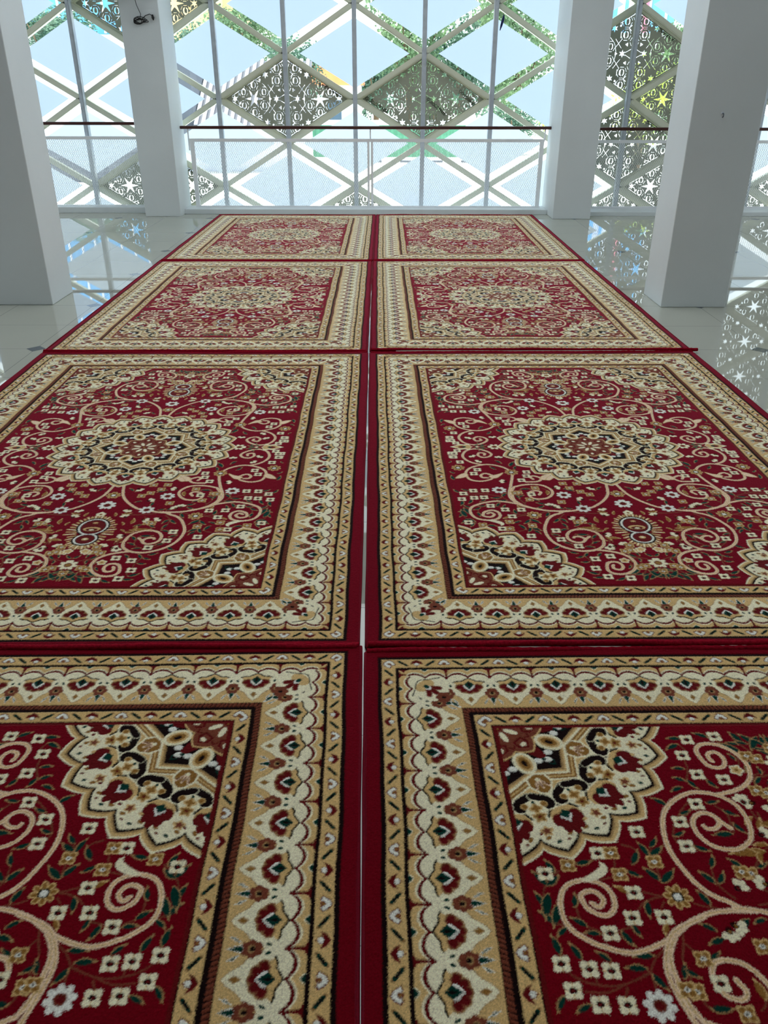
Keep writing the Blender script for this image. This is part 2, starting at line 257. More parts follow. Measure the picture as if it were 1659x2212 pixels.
    # straight cream corner rosette closes the mitre
def rug_quarter(r):
    cv=Canvas(HW,HL,r)
    cv.a[:]=RED
    inf=lambda x,y:(x<FW-.001)&(y<FL-.001)
    M=.001
    mmp=lambda P:np.array(P)*M
    for P in TR['T']: cv.line(smooth(mmp(P),3),.0042,BROWN)
    for x0,y0,x1,y1 in TR['L']: leaf(cv,x0*M,y0*M,x1*M,y1*M,GREEN,TAN2,.36)
    for x0,y0,x1,y1 in TR['GL']: leaf(cv,x0*M,y0*M,x1*M,y1*M,GOLD,TAN,.42)
    for P in TR['S']:
        S=smooth(mmp(P),5); cv.line(S,.0108,PINK); cv.line(S,.0030,TAN)
    cv.poly(smooth(mmp(TR['tail']+TR['tail'][:1]),4),PINK); cv.poly(smooth(mmp(TR['tail']+TR['tail'][:1]),4)*.997+.0012,CREAM)
    for P in (((588,283),(612,300),(632,335),(600,330),(578,306)),((478,340),(455,330),(428,285),(452,300),(490,318)),((268,352),(240,320),(190,322),(222,338),(246,362)),((262,360),(250,335),(225,300),(268,318),(280,352))):
        Q=smooth(mmp(P+P[:1]),4); cv.poly(Q,PINK); cv.line(Q,.003,TAN)
    for x,y in TR['W4']: w4(cv,x*M,y*M)
    for x,y in ((.616,.075),(.62,.115),(.60,.045),(.345,.49),(.50,.78),(.62,.73),(.35,.98)): w4(cv,x,y)
    for x,y in TR['B4']: b4(cv,x*M,y*M)
    for k,(x,y) in enumerate(TR['BUD']): bud(cv,x*M,y*M,k)
    for x,y in TR['TW']:
        cv.poly(petal4(x*M,y*M,.016,.15,5),CREAM); cv.poly(petal4(x*M,y*M,.012,.2,5),TAN); cv.ell(x*M,y*M,.005,.004,GOLD)
    for x,y in TR['W8']+[[4,578]]: n8(cv,x*M if x>9 else 0.,y*M,.030 if x>9 else .034,8,WHITE,None,MAROON,BROWN)
    for x,y in TR['G8']+[[1,491]]: n8(cv,x*M if x>9 else 0.,y*M,.029,8,TAN,GOLD,WHITE,BLACK)
    # flowers on the two axes
    n8(cv,0.,1.030,.033,8,CREAM,None,GOLD,BROWN)
    n8(cv,.429,0.,.030,7,CREAM,None,MAROON,GOLD)
    for a,b,c in (((.63,0),(.55,.034),CREAM),((.615,0),(.562,.022),TAN)):
        cv.poly([(a[0],0),(.60,b[1]*.55),(.585,b[1]*1.0),(.565,b[1]*.8),(.545,b[1]*1.1),(.535,b[1]*.3),(.528,0),(.535,-.01),(.6,-.01)],c)
    cv.ell(.575,0,.017,.012,MAROON); cv.ell(.565,0,.009,.007,GREEN); cv.ell(.505,0,.009,.008,CREAM)
    leaf(cv,.50,.004,.465,.02,GREEN,TAN2); leaf(cv,.52,.01,.50,.03,GREEN,TAN2)
    # figure-of-eight cartouche on the long axis
    for k in range(40):
        t=2*math.pi*k/40; up=math.sin(t)
        bx,by=math.cos(t)*(.066 if up<.25 else .052),.793+up*.108
        L=.017+.006*(k%2)
        ux,uy=math.cos(t),up*1.1; cv.line([(bx*.75,.793+(by-.793)*.85),(bx+ux*L,by+uy*L*.8)],.0088,TAN); 
        if k%2: cv.line([(bx*.8,.793+(by-.793)*.85),(bx+ux*L*.7,by+uy*L*.6)],.0045,CREAM)
        else: cv.line([(bx*.9,.793+(by-.793)*.9),(bx+ux*L*.5,by+uy*L*.4)],.0045,TAN2)
    for g,c in ((.013,BLACK),(.006,WHITE),(-.001,BLACK),(-.004,MAROON)):
        cv.ell(0,.752,.048+g,.056+g,c); cv.ell(0,.846,.036+g,.036+g,c)
        if c==MAROON: cv.ell(0,.752,.044,.052,MAROON)
    cv.ell(0,.752,.043,.051,MAROON); cv.ell(0,.846,.031,.031,MAROON)
    cv.ell(0,.770,.032,.017,TAN); cv.ell(0,.774,.022,.011,MAROON); cv.ell(0,.776,.010,.006,CREAM)
    cv.ell(0,.722,.010,.006,TAN); cv.ell(0,.846,.012,.010,TAN); cv.ell(0,.846,.006,.005,CREAM)
    cv.poly([(-.02,.65),(0,.632),(.02,.65),(.012,.668),(-.012,.668)],CREAM); cv.ell(0,.655,.006,.006,GOLD)
    b4(cv,.0,1.085) ; leaf(cv,.012,1.062,.032,1.078,GREEN,TAN2); leaf(cv,.012,1.095,.034,1.118,GREEN,TAN2); leaf(cv,.05,1.10,.078,1.108,GREEN,TAN2)
    b4(cv,.062,.905); cv.poly(petal4(.03,.935,.017,.15,5),CREAM); cv.poly(petal4(.03,.935,.012,.2,5),TAN)
    medallion(cv,0,0,None,False)
    medallion(cv,FW,FL,inf,True)
    # field rim, then the borders
    border(cv,'S'); border(cv,'L')
    # corner lotus
    cx,cy=FW+.166,FL+.166
    cv.ell(cx-.012,cy-.012,.050,.046,CREAM,.785)
    cv.ell(cx+.004,cy+.004,.030,.020,TAN,2.356)
    for t in (.1,.785,1.47): 
        cv.line([(cx-.004,cy-.004),(cx-.004-.032*math.cos(t),cy-.004-.032*math.sin(t))],.016,BROWN); cv.line([(cx-.004,cy-.004),(cx-.004-.031*math.cos(t),cy-.004-.031*math.sin(t))],.011,MAROON)
    cv.ell(cx-.004,cy-.004,.011,.008,WHITE,.785); cv.ell(cx,cy,.009,.007,GREEN,.785)
    cv.line(smooth([(cx+.038,cy-.038),(cx+.031,cy-.010),(cx+.023,cy+.023),(cx-.010,cy+.031),(cx-.038,cy+.038)],4),.0034,BLACK)
    x,y=FW+.121,FL+.121
    for an in range(6): cv.ell(x+.013*math.cos(an*1.05),y+.013*math.sin(an*1.05),.009,.009,BROWN)
    cv.ell(x,y,.012,.012,BROWN); cv.ell(x,y,.006,.005,BLACK); leaf(cv,x-.018,y-.018,x-.04,y-.04,GREEN,WHITE)
    return cv.a
def rug_colours(cell,seed):
    """colour per tuft of the whole rug, linear rgb, rows = y"""
    rng=np.random.default_rng(seed)
    f=2; r=cell/f
    q=rug_quarter(r)
    ny,nx=q.shape
    j=np.clip(np.arange(ny)[:,None]+np.rint(rng.normal(0,.0011/r,(ny,nx))).astype(int),0,ny-1)
    i=np.clip(np.arange(nx)[None,:]+np.rint(rng.normal(0,.0011/r,(ny,nx))).astype(int),0,nx-1)
    q2=q[j,i]
    pal=(np.array(PAL)/255.)
    pal=np.where(pal<.04045,pal/12.92,((pal+.055)/1.055)**2.4)
    c=pal[q2]
    ny-=ny%f; nx-=nx%f
    c=c[:ny,:nx].reshape(ny//f,f,nx//f,f,3).mean((1,3))
    k=q[:ny:f,:nx:f]
    full=np.concatenate([c[:,::-1],c],1); full=np.concatenate([full[::-1],full],0)
    kk=np.concatenate([k[:,::-1],k],1); kk=np.concatenate([kk[::-1],kk],0)
    full=full*(1+.11*rng.normal(0,1,full.shape[:2]))[...,None].clip(.6,1.4)
    return full.astype(np.float32),kk
import bpy, bmesh, math, random
import numpy as np
from mathutils import Matrix, Vector
random.seed(4)
SC=bpy.context.scene; COL=SC.collection
R=math.radians
# ================================================================ helpers
def srgb(r,g,b): 
    f=lambda c:(c/255/12.92 if c/255<.04045 else ((c/255+.055)/1.055)**2.4)
    return (f(r),f(g),f(b),1)
def mat(name,rgb,rough=.6,spec=.5,metal=0.,var=0.,scale=6.,bump=0.,bscale=60.):
    m=bpy.data.materials.new(name); m.use_nodes=True; nt=m.node_tree; b=nt.nodes['Principled BSDF']
    c=srgb(*rgb); b.inputs['Base Color'].default_value=c; b.inputs['Roughness'].default_value=rough
    b.inputs['Specular IOR Level'].default_value=spec; b.inputs['Metallic'].default_value=metal
    tc=nt.nodes.new('ShaderNodeTexCoord')
    if var:
        n=nt.nodes.new('ShaderNodeTexNoise'); n.inputs['Scale'].default_value=scale; n.inputs['Detail'].default_value=5
        nt.links.new(tc.outputs['Object'],n.inputs['Vector'])
        r=nt.nodes.new('ShaderNodeMapRange'); r.inputs['From Min'].default_value=.3; r.inputs['From Max'].default_value=.7
        r.inputs['To Min'].default_value=1-var; r.inputs['To Max'].default_value=1+var*.5
        nt.links.new(n.outputs['Fac'],r.inputs['Value'])
        mx=nt.nodes.new('ShaderNodeVectorMath'); mx.operation='SCALE'; mx.inputs[0].default_value=c[:3]
        nt.links.new(r.outputs['Result'],mx.inputs['Scale']); nt.links.new(mx.outputs['Vector'],b.inputs['Base Color'])
    if bump:
        n=nt.nodes.new('ShaderNodeTexNoise'); n.inputs['Scale'].default_value=bscale; n.inputs['Detail'].default_value=4
        nt.links.new(tc.outputs['Object'],n.inputs['Vector'])
        bp=nt.nodes.new('ShaderNodeBump'); bp.inputs['Strength'].default_value=bump; bp.inputs['Distance'].default_value=.002
        nt.links.new(n.outputs['Fac'],bp.inputs['Height']); nt.links.new(bp.outputs['Normal'],b.inputs['Normal'])
    return m
class MB:
    def __init__(s): s.v=[]; s.f=[]
    def add(s,v,f):
        o=len(s.v); s.v+=[tuple(p) for p in v]; s.f+=[tuple(i+o for i in q) for q in f]
    def box(s,x0,x1,y0,y1,z0,z1):
        s.add([(x0,y0,z0),(x1,y0,z0),(x1,y1,z0),(x0,y1,z0),(x0,y0,z1),(x1,y0,z1),(x1,y1,z1),(x0,y1,z1)],
              [(0,3,2,1),(4,5,6,7),(0,1,5,4),(1,2,6,5),(2,3,7,6),(3,0,4,7)])
    def bar(s,a,b,w,d,n=(0,1,0)):
        """rectangular bar from a to b, w across (in the plane normal to n), d along n"""
        a=Vector(a); b=Vector(b); u=(b-a).normalized(); n=Vector(n); n=(n-u*n.dot(u)).normalized(); c=n.cross(u)
        P=[]
        for p in (a,b):
            for i,j in ((-1,-1),(1,-1),(1,1),(-1,1)): P.append(p+c*(w/2*i)+n*(d/2*j))
        s.add(P,[(0,1,2,3),(7,6,5,4),(0,4,5,1),(1,5,6,2),(2,6,7,3),(3,7,4,0)])
    def tube(s,pts,r,n=8,cap=True):
        pts=[Vector(p) for p in pts]; rings=[]; up=None
        for i,p in enumerate(pts):
            t=(pts[min(i+1,len(pts)-1)]-pts[max(i-1,0)]).normalized()
            if up is None: up=t.orthogonal().normalized()
            up=(up-t*up.dot(t)).normalized(); c=t.cross(up)
            rr=r[i] if isinstance(r,(list,tuple)) else r
            rings.append([p+(up*math.cos(2*math.pi*k/n)+c*math.sin(2*math.pi*k/n))*rr for k in range(n)])
        o=[p for g in rings for p in g]; F=[]
        for i in range(len(rings)-1):
            for k in range(n): F.append((i*n+k,i*n+(k+1)%n,(i+1)*n+(k+1)%n,(i+1)*n+k))
        if cap: F.append(tuple(range(n))[::-1]); F.append(tuple((len(rings)-1)*n+k for k in range(n)))
        s.add(o,F)
    def build(s,name,m,parent=None,smooth=False,bevel=0.,loc=None):
        me=bpy.data.meshes.new(name); me.from_pydata(s.v,[],s.f); me.update()
        bm=bmesh.new(); bm.from_mesh(me); bmesh.ops.recalc_face_normals(bm,faces=bm.faces); bm.to_mesh(me); bm.free()
        me.materials.append(m)
        if smooth: me.polygons.foreach_set('use_smooth',[True]*len(me.polygons))
        o=bpy.data.objects.new(name,me); COL.objects.link(o)
        if parent is not None: o.parent=parent
        if loc: o.location=loc
        if bevel:
            b=o.modifiers.new('edge','BEVEL'); b.width=bevel; b.segments=2; b.limit_method='ANGLE'
        return o
def empty(name,loc=(0,0,0)):
    o=bpy.data.objects.new(name,None); COL.objects.link(o); o.location=loc; o.empty_display_size=.1; return o
def tag(o,label=None,cat=None,group=None,kind=None):
    if label: o['label']=label
    if cat: o['category']=cat
    if group: o['group']=group
    if kind: o['kind']=kind
    return o
def box(name,m,b,parent=None,bevel=0.,kind=None,label=None):
    q=MB(); q.box(*b); o=q.build(name,m,parent,bevel=bevel)
    if kind: o['kind']=kind
    if label: o['label']=label
    return o
# ================================================================ materials
M_wall=mat('white_paint',(218,224,225),.55,.4,0,.05,1.5,.25,90)
M_back=mat('grey_plaster',(100,100,98),.8,.2,0,.05,1)
M_curb=mat('curb_white',(222,228,230),.5,.4,0,.05,3)
M_metal=mat('mullion_grey',(196,204,212),.45,.5,.0,.12,14)
M_white=mat('white_enamel',(242,244,246),.4,.5)
M_beam=mat('beam_cream',(228,230,208),.5,.4,0,.06,4)
M_sheet=mat('screen_olive',(168,172,154),.5,.4,0,.06,5)
M_text=mat('letter_dark',(48,66,48),.6,.3)
M_wood=mat('rail_mahogany',(74,38,32),.35,.5,0,.15,20)
M_black=mat('black_plastic',(18,18,20),.4,.5)
M_red_edge=mat('red_edge_yarn',(118,12,32),.85,.1,0,.18,220,.6,300)
M_hem=mat('red_hem_pile',(150,15,36),.95,.05,0,.35,130,1.,260)
M_white_edge=mat('white_backing',(214,196,190),.8,.1,0,.1,200)
M_ground=mat('pale_concrete',(236,238,238),.8,.2,0,.04,.3)
M_dark=mat('dark_grey_metal',(88,94,104),.6,.3,0,.1,1)
M_green=mat('green_sheet',(84,142,114),.55,.3,0,.1,1.2)
M_tan=mat('tan_render',(232,196,140),.8,.2,0,.05,.6)
M_blue=mat('blue_cladding',(96,176,232),.5,.4,0,.06,.5)
M_bwhite=mat('white_cladding',(226,232,244),.6,.3)
M_bred=mat('red_cladding',(230,120,140),.6,.3)
M_orange=mat('orange_tile',(240,120,70),.7,.2,0,.1,3)
M_glassdark=mat('window_glass_dark',(90,110,130),.2,.5)
M_bark=mat('bark',(110,92,74),.9,.1,0,.2,8)
M_grey_roof=mat('light_grey_sheet',(92,95,104),.5,.4,0,.08,1)
M_rib=mat('pale_grey_rib',(170,173,182),.5,.4,0,.08,1)
M_navy=mat('navy_strap',(30,40,90),.7,.2)
def leafmat(name,a,b):
    m=mat(name,a,.6,.3); nt=m.node_tree; bs=nt.nodes['Principled BSDF']; out=nt.nodes['Material Output']
    tc=nt.nodes.new('ShaderNodeTexCoord'); n=nt.nodes.new('ShaderNodeTexNoise'); n.inputs['Scale'].default_value=1.6; n.inputs['Detail'].default_value=4
    rp=nt.nodes.new('ShaderNodeValToRGB'); rp.color_ramp.elements[0].position=.35; rp.color_ramp.elements[1].position=.68
    rp.color_ramp.elements[0].color=srgb(*a); rp.color_ramp.elements[1].color=srgb(*b)
    nt.links.new(tc.outputs['Object'],n.inputs['Vector']); nt.links.new(n.outputs['Fac'],rp.inputs['Fac']); nt.links.new(rp.outputs['Color'],bs.inputs['Base Color'])
    tr=nt.nodes.new('ShaderNodeBsdfTranslucent'); nt.links.new(rp.outputs['Color'],tr.inputs['Color'])
    mx=nt.nodes.new('ShaderNodeMixShader'); mx.inputs['Fac'].default_value=.35
    nt.links.new(bs.outputs['BSDF'],mx.inputs[1]); nt.links.new(tr.outputs['BSDF'],mx.inputs[2]); nt.links.new(mx.outputs['Shader'],out.inputs['Surface'])
    return m
M_leafA=leafmat('leaf_green',(88,118,90),(140,168,124)); M_leafB=leafmat('leaf_dark',(74,108,92),(122,152,128)); M_leafC=leafmat('leaf_yellow',(150,176,70),(200,208,110))
# frosted film and clear glass
def film(name,FILM):
    m=bpy.data.materials.new(name); m.use_nodes=True; nt=m.node_tree; nt.nodes.clear()
    o=nt.nodes.new('ShaderNodeOutputMaterial'); t=nt.nodes.new('ShaderNodeBsdfTranslucent'); d=nt.nodes.new('ShaderNodeBsdfDiffuse'); mx=nt.nodes.new('ShaderNodeMixShader')
    t.inputs['Color'].default_value=FILM; d.inputs['Color'].default_value=(.8,.85,.9,1); mx.inputs['Fac'].default_value=.12
    nt.links.new(t.outputs[0],mx.inputs[1]); nt.links.new(d.outputs[0],mx.inputs[2]); nt.links.new(mx.outputs[0],o.inputs['Surface'])
    return m
def glass():
    m=bpy.data.materials.new('clear_glass'); m.use_nodes=True; nt=m.node_tree; nt.nodes.clear()
    o=nt.nodes.new('ShaderNodeOutputMaterial'); t=nt.nodes.new('ShaderNodeBsdfTransparent'); g=nt.nodes.new('ShaderNodeBsdfGlossy'); mx=nt.nodes.new('ShaderNodeMixShader'); f=nt.nodes.new('ShaderNodeMath'); lw=nt.nodes.new('ShaderNodeLayerWeight'); pw=nt.nodes.new('ShaderNodeMath'); pw.operation='POWER'; pw.inputs[1].default_value=5.
    nt.links.new(lw.outputs['Facing'],pw.inputs[0]); nt.links.new(pw.outputs[0],f.inputs[0]); f.operation='MULTIPLY_ADD'; f.inputs[1].default_value=.9; f.inputs[2].default_value=.045; lw.inputs['Blend'].default_value=.5
    t.inputs['Color'].default_value=(.90,.97,.97,1); g.inputs['Roughness'].default_value=.02; pass
    nt.links.new(f.outputs[0],mx.inputs['Fac']); nt.links.new(t.outputs[0],mx.inputs[1]); nt.links.new(g.outputs[0],mx.inputs[2]); nt.links.new(mx.outputs[0],o.inputs['Surface'])
    return m
M_film=film('frosted_film',(.268,.325,.415,1)); M_film_lit=film('frosted_film_lit',(.36,.41,.47,1)); M_fill=film('added_opal',(.64,.68,.72,1)); M_glass=glass()  # second film: same frosting, bright ground light on low panes put into its colour
def floormat():
    m=mat('polished_tile',(186,188,174),.018,.55); nt=m.node_tree; b=nt.nodes['Principled BSDF']
    N=lambda t:nt.nodes.new(t); L=nt.links.new
    tc=N('ShaderNodeTexCoord'); sx=N('ShaderNodeSeparateXYZ'); L(tc.outputs['Object'],sx.inputs[0])
    def mt(op,a,b=None,c=None):
        n=N('ShaderNodeMath'); n.operation=op
        for i,v in enumerate((a,b,c)):
            if v is None: continue
            if isinstance(v,(int,float)): n.inputs[i].default_value=v
            else: L(v,n.inputs[i])
        return n.outputs[0]
    T=.567
    def axis(s,o):
        u=mt('DIVIDE',mt('SUBTRACT',s,o),T)
        g=mt('ABSOLUTE',mt('SUBTRACT',mt('FRACT',mt('ADD',u,.5)),.5))     # 0 on a joint
        v=mt('DIVIDE',u,2.); h=mt('ABSOLUTE',mt('SUBTRACT',mt('FRACT',mt('ADD',v,.5)),.5))
        return mt('MULTIPLY',g,T), mt('MULTIPLY',h,2*T)
    gx,hx=axis(sx.outputs[0],-2.18); gy,hy=axis(sx.outputs[1],4.95)
    joint=mt('LESS_THAN',mt('MINIMUM',gx,gy),.0016)
    dia=mt('LESS_THAN',mt('ADD',hx,hy),.062)
    n=N('ShaderNodeTexNoise'); n.inputs['Scale'].default_value=1.2; n.inputs['Detail'].default_value=6; L(tc.outputs['Object'],n.inputs['Vector'])
    r=N('ShaderNodeMapRange'); r.inputs['To Min'].default_value=.92; r.inputs['To Max'].default_value=1.06; L(n.outputs['Fac'],r.inputs['Value'])
    base=N('ShaderNodeVectorMath'); base.operation='SCALE'; base.inputs[0].default_value=srgb(184,185,172)[:3]; L(r.outputs[0],base.inputs['Scale'])
    m1=N('ShaderNodeMix'); m1.data_type='RGBA'; L(joint,m1.inputs['Factor']); L(base.outputs[0],m1.inputs['A']); m1.inputs['B'].default_value=srgb(120,124,122)
    m2=N('ShaderNodeMix'); m2.data_type='RGBA'; L(dia,m2.inputs['Factor']); L(m1.outputs['Result'],m2.inputs['A']); m2.inputs['B'].default_value=srgb(96,104,110)
    L(m2.outputs['Result'],b.inputs['Base Color'])
    return m
M_floor=floormat()
# ================================================================ camera
cam=bpy.data.cameras.new('camera'); co=bpy.data.objects.new('camera',cam); COL.objects.link(co); SC.camera=co
cam.sensor_fit='VERTICAL'; cam.sensor_height=24.; cam.lens=24*1745.17/2212; cam.clip_start=.05; cam.clip_end=500
co.matrix_world=Matrix.Translation((0,0,1.454))@Matrix.Rotation(R(90-27.757),4,'X')@Matrix.Rotation(R(.094),4,'Z')
# ================================================================ room shell
box('floor',M_floor,(-9,9,-6,11.36,-.25,0),kind='structure',label='polished cream tile floor with small dark diamond insets')
q=MB()
for k in ((-9.2,9.2,-6.2,1.0),(-9.2,9.2,10.0,11.9),(-9.2,-1.0,1.0,10.0),(.8,9.2,1.0,10.0)): q.box(k[0],k[1],k[2],k[3],5.2,5.5)
ce=tag(q.build('ceiling',M_back),kind='structure')
q=MB(); q.add([(-1.0,1.0,5.35),(.8,1.0,5.35),(.8,10.0,5.35),(-1.0,10.0,5.35)],[(0,1,2,3)]); q.build('added_light_pane',M_fill,ce)  # unseen diffusing pane in the ceiling, added to brighten floor and rugs
for nm,b in (('wall_left',((-9.2,-9,-6.2,11.9,-.25,.9),(-9.2,-9,-6.2,11.9,4.2,5.2),(-9.2,-9,-6.2,2.0,.9,4.2),(-9.2,-9,10.4,11.9,.9,4.2),(-9.2,-9,6.0,6.6,.9,4.2))),
             ('wall_right',((9,9.2,-6.2,11.9,-.25,.9),(9,9.2,-6.2,11.9,4.2,5.2),(9,9.2,-6.2,2.0,.9,4.2),(9,9.2,10.4,11.9,.9,4.2),(9,9.2,6.0,6.6,.9,4.2))),
             ('wall_back',((-9,9,-6.2,-6,-.25,1.0),(-9,9,-6.2,-6,3.4,5.2),(-9,9,-6.2,-6,1.0,3.4)))):
    q=MB()
    for k in b: q.box(*k)
    tag(q.build(nm,M_back),kind='structure')
COLS=[(-3.012,-2.566,10.757,11.40),(2.09,2.555,10.594,11.40),(-2.95,-2.487,6.09,6.53),(2.062,2.541,6.05,6.50),(-7.9,-7.45,10.7,11.4),(6.9,7.35,10.6,11.4),(-2.95,-2.487,1.4,1.84),(2.062,2.541,1.4,1.84),(-7.9,-7.45,6.09,6.53),(6.9,7.35,6.05,6.5)]
for i,(x0,x1,y0,y1) in enumerate(COLS):
    o=box('column',M_wall,(x0,x1,y0,y1,0,5.2),bevel=.006,kind='structure')
    if i<4: o['label']=('square white column by the window on the left','square white column by the window on the right','large white column at the left edge, nearest on that side','large white column at the right, nearest on that side')[i]
# ---- curb under the window, one run per bay
BAYS=[(-7.45,-3.012),(-2.566,2.09),(2.555,6.9)]
for i,(a,b) in enumerate(BAYS):
    y0=(11.08,10.985,10.86)[i]; h=(.07,.06,.05)[i]
    box('trim_%d'%(i+1),M_curb,(a,b,y0,11.36,0,h),bevel=.004,kind='structure')
# ================================================================ window wall: mullions, lattice, frosted panes
Y_M,Y_L,Y_F,Y_G=11.45,11.54,11.60,11.63
XN=lambda k:-.378+.8685*k
def ZN(k,j): return (.283+1.033*j) if k%2==0 else (.797+1.026*j)
XM=lambda k:-.373+.861*k
PERF={(-1,1),(1,1),(-3,0),(-3,2),(0,-1),(2,2),(4,-1),(4,0),(4,1),(4,2),(4,3),(5,0),(5,1),(5,3),(6,1),(6,2),(6,3),(7,0),(7,1),(7,2),(7,3),(5,-1),(6,-1)}
# a cell is centred on (k, z): odd k at the even nodes' height and the other way round
def ZC(k,j): return (.283+1.033*j) if k%2 else (.797+1.026*j)
WB=[(-7.45,-2.79,-8,-3),(-2.79,2.32,-3,3),(2.32,6.9,3,9)]
for w,(xa,xb,ka,kb) in enumerate(WB):
    W=empty('window_%d'%(w+1),((xa+xb)/2,Y_M,0)); tag(W,('bay of diamond lattice window left of the left column','wide middle bay of diamond lattice window behind the railing','bay of diamond lattice window right of the right column')[w],kind='structure')
    Wi=(-(xa+xb)/2,-Y_M,0)
    def bd(q,name,m,**k):
        q.v=[(x+Wi[0],y+Wi[1],z) for x,y,z in q.v]; return q.build(name,m,W,**k)
    for k in range(ka,kb+1):
        x=XM(k)
        if not (xa<x<xb): continue
        q=MB(); q.box(x-.027,x+.027,Y_M-.03,Y_M+.05,-.3,5.2); q.box(x-.010,x+.010,Y_M-.036,Y_M-.03,-.3,5.2); bd(q,'mullion',M_metal)
    q=MB()
    for k in range(ka-1,kb+1):
        for j in range(-2,5):
            for d in (-1,1):
                a=(XN(k),ZN(k,j)); kk=k+1
                zz=a[1]+d*.515; cand=[ZN(kk,t) for t in range(-3,6)]; z1=min(cand,key=lambda v:abs(v-zz))
                if abs(z1-zz)>.1: continue
                xm=(a[0]+XN(kk))/2
                if not (xa<xm<xb) or z1<-1. or z1>5.2: continue
                A=Vector((a[0],Y_L,a[1])); B=Vector((XN(kk),Y_L,z1))
                q.bar(A,B,.064,.07); q.bar(A+Vector((0,-.037,0)),B+Vector((0,-.037,0)),.044,.008)
    bd(q,'lattice',M_beam)
    q=MB(); q.add([(xa,Y_G,-.3),(xb,Y_G,-.3),(xb,Y_G,5.2),(xa,Y_G,5.2)],[(0,1,2,3)]); bd(q,'glass_pane',M_glass)
    for k in range(ka,kb+2):
        for j in range(-1,5):
            if (k,j) in PERF or not (xa-.05<XN(k)<xb+.3): continue
            x,z=XN(k),ZC(k,j)
            if z>4.9: continue
            q=MB(); q.add([(x-.685,Y_F,z),(x,Y_F,z-.385),(x+.685,Y_F,z),(x,Y_F,z+.385)],[(0,1,2,3)])
            bd(q,'frosted_pane',M_film if z>1.1 else M_film_lit)
# ---- perforated star panels
def ngon(cx,cy,r,n,ph=0,rr=None):
    m=n*(2 if rr else 1)
    return [(cx+(r if (rr is None or i%2==0) else rr)*math.cos(ph+2*math.pi*i/m),cy+(r if (rr is None or i%2==0) else rr)*math.sin(ph+2*math.pi*i/m)) for i in range(m)]
def panel_holes():
    H=[]
    def slit(ax,ay,bx,by,w=.0034):
        L=math.hypot(bx-ax,by-ay); nx,ny=-(by-ay)/L*w,(bx-ax)/L*w
        H.append([(ax+nx,ay+ny),(bx+nx,by+ny),(bx-nx,by-ny),(ax-nx,ay-ny)])
    def hexring(x,y,r=.042):
        for sgn,g in ((1,.62),(-1,.42)):           # a wide and a narrow crescent round a solid core
            o=[(x+sgn*r*math.cos(R(v)),y+r*1.12*math.sin(R(v))) for v in (-80,-30,30,80)]
            n=[(x+sgn*r*g*math.cos(R(v)),y+r*.86*math.sin(R(v))) for v in (74,30,-30,-74)]
            H.append(o+n)
        for v in range(0,360,60):                  # hexagon outline
            p=[(x+r*1.62*math.cos(R(v+30+t)),y+r*1.70*math.sin(R(v+30+t))) for t in (-22,22)]
            slit(*p[0],*p[1],.0027)
    for sx in (-1,1):
        c=sx*.42
        H.append([(c+(.122 if i%2==0 else .036)*math.cos(math.pi*i/6),(.122 if i%2==0 else .036)*math.sin(math.pi*i/6)) for i in range(12)])
        for v in range(30,390,60):
            x,y=c+.150*math.cos(R(v)),.155*math.sin(R(v)); hexring(x,y,.036)
            for t in (-26,26):                     # thin outline outside each ring
                slit(c+.205*math.cos(R(v+t*.25)),.212*math.sin(R(v+t*.25)),c+.205*math.cos(R(v+t)),.212*math.sin(R(v+t)))
        for p in ((sx*.665,0),(sx*.135,0),(sx*.262,.272),(sx*.262,-.272)): H.append(ngon(p[0],p[1],.046,6,math.pi/2,.019))
        for p in ((.115,.345),(.115,.205),(.115,-.205),(.115,-.345)):
            hexring(sx*p[0],p[1],.038)
            slit(sx*(p[0]+.06),p[1]-.035,sx*(p[0]+.06),p[1]+.035)
        for p,f in (((.09,.10),1),((.09,-.10),1),((.215,.0),-1)):
            x=sx*p[0]; d=sx*f; H.append([(x-.014*d,p[1]-.022),(x+.022*d,p[1]),(x-.014*d,p[1]+.022)])
        for p in ((.070,.275),(.070,-.275)):
            x=sx*p[0]; slit(x-.018*sx,p[1]+.030,x+.018*sx,p[1],.005); slit(x+.018*sx,p[1],x-.018*sx,p[1]-.030,.005)
        for p in ((.19,.30),(.335,.215),(.19,-.30),(.335,-.215),(.60,.050),(.60,-.050),(.545,.110),(.545,-.110)):
            H.append(ngon(sx*p[0],p[1],.013,6,.3))
        for ay,by in ((.06,.16),(-.06,-.16),(.16,.06),(-.16,-.06)): slit(sx*.155,ay,sx*.235,by,.003)
        for m in (1,-1):
            slit(sx*.03,m*.425,sx*.20,m*.325); slit(sx*.32,m*.255,sx*.50,m*.150); slit(sx*.585,m*.100,sx*.70,m*.030)
            slit(sx*.02,m*.055,sx*.10,m*.012,.003)
    for y in (.13,-.13): hexring(0,y,.034)
    for y in (.40,-.40): hexring(0,y,.030)
    H.append(ngon(0,.275,.02,8,0)); H.append(ngon(0,-.275,.02,8,0))
    return H
def solid_from_splines(name,polys,depth):
    cu=bpy.data.curves.new(name,'CURVE'); cu.dimensions='2D'; cu.fill_mode='BOTH'; cu.extrude=depth/2
    for P in polys:
        s=cu.splines.new('POLY'); s.points.add(len(P)-1); s.use_cyclic_u=True
        for p,(x,y) in zip(s.points,P): p.co=(x,y,0,1)
    o=bpy.data.objects.new(name,cu); COL.objects.link(o)
    me=bpy.data.meshes.new_from_object(o.evaluated_get(bpy.context.evaluated_depsgraph_get())); bpy.data.objects.remove(o); bpy.data.curves.remove(cu)
    me.transform(Matrix.Rotation(R(90),4,'X')); me.name=name
    return me
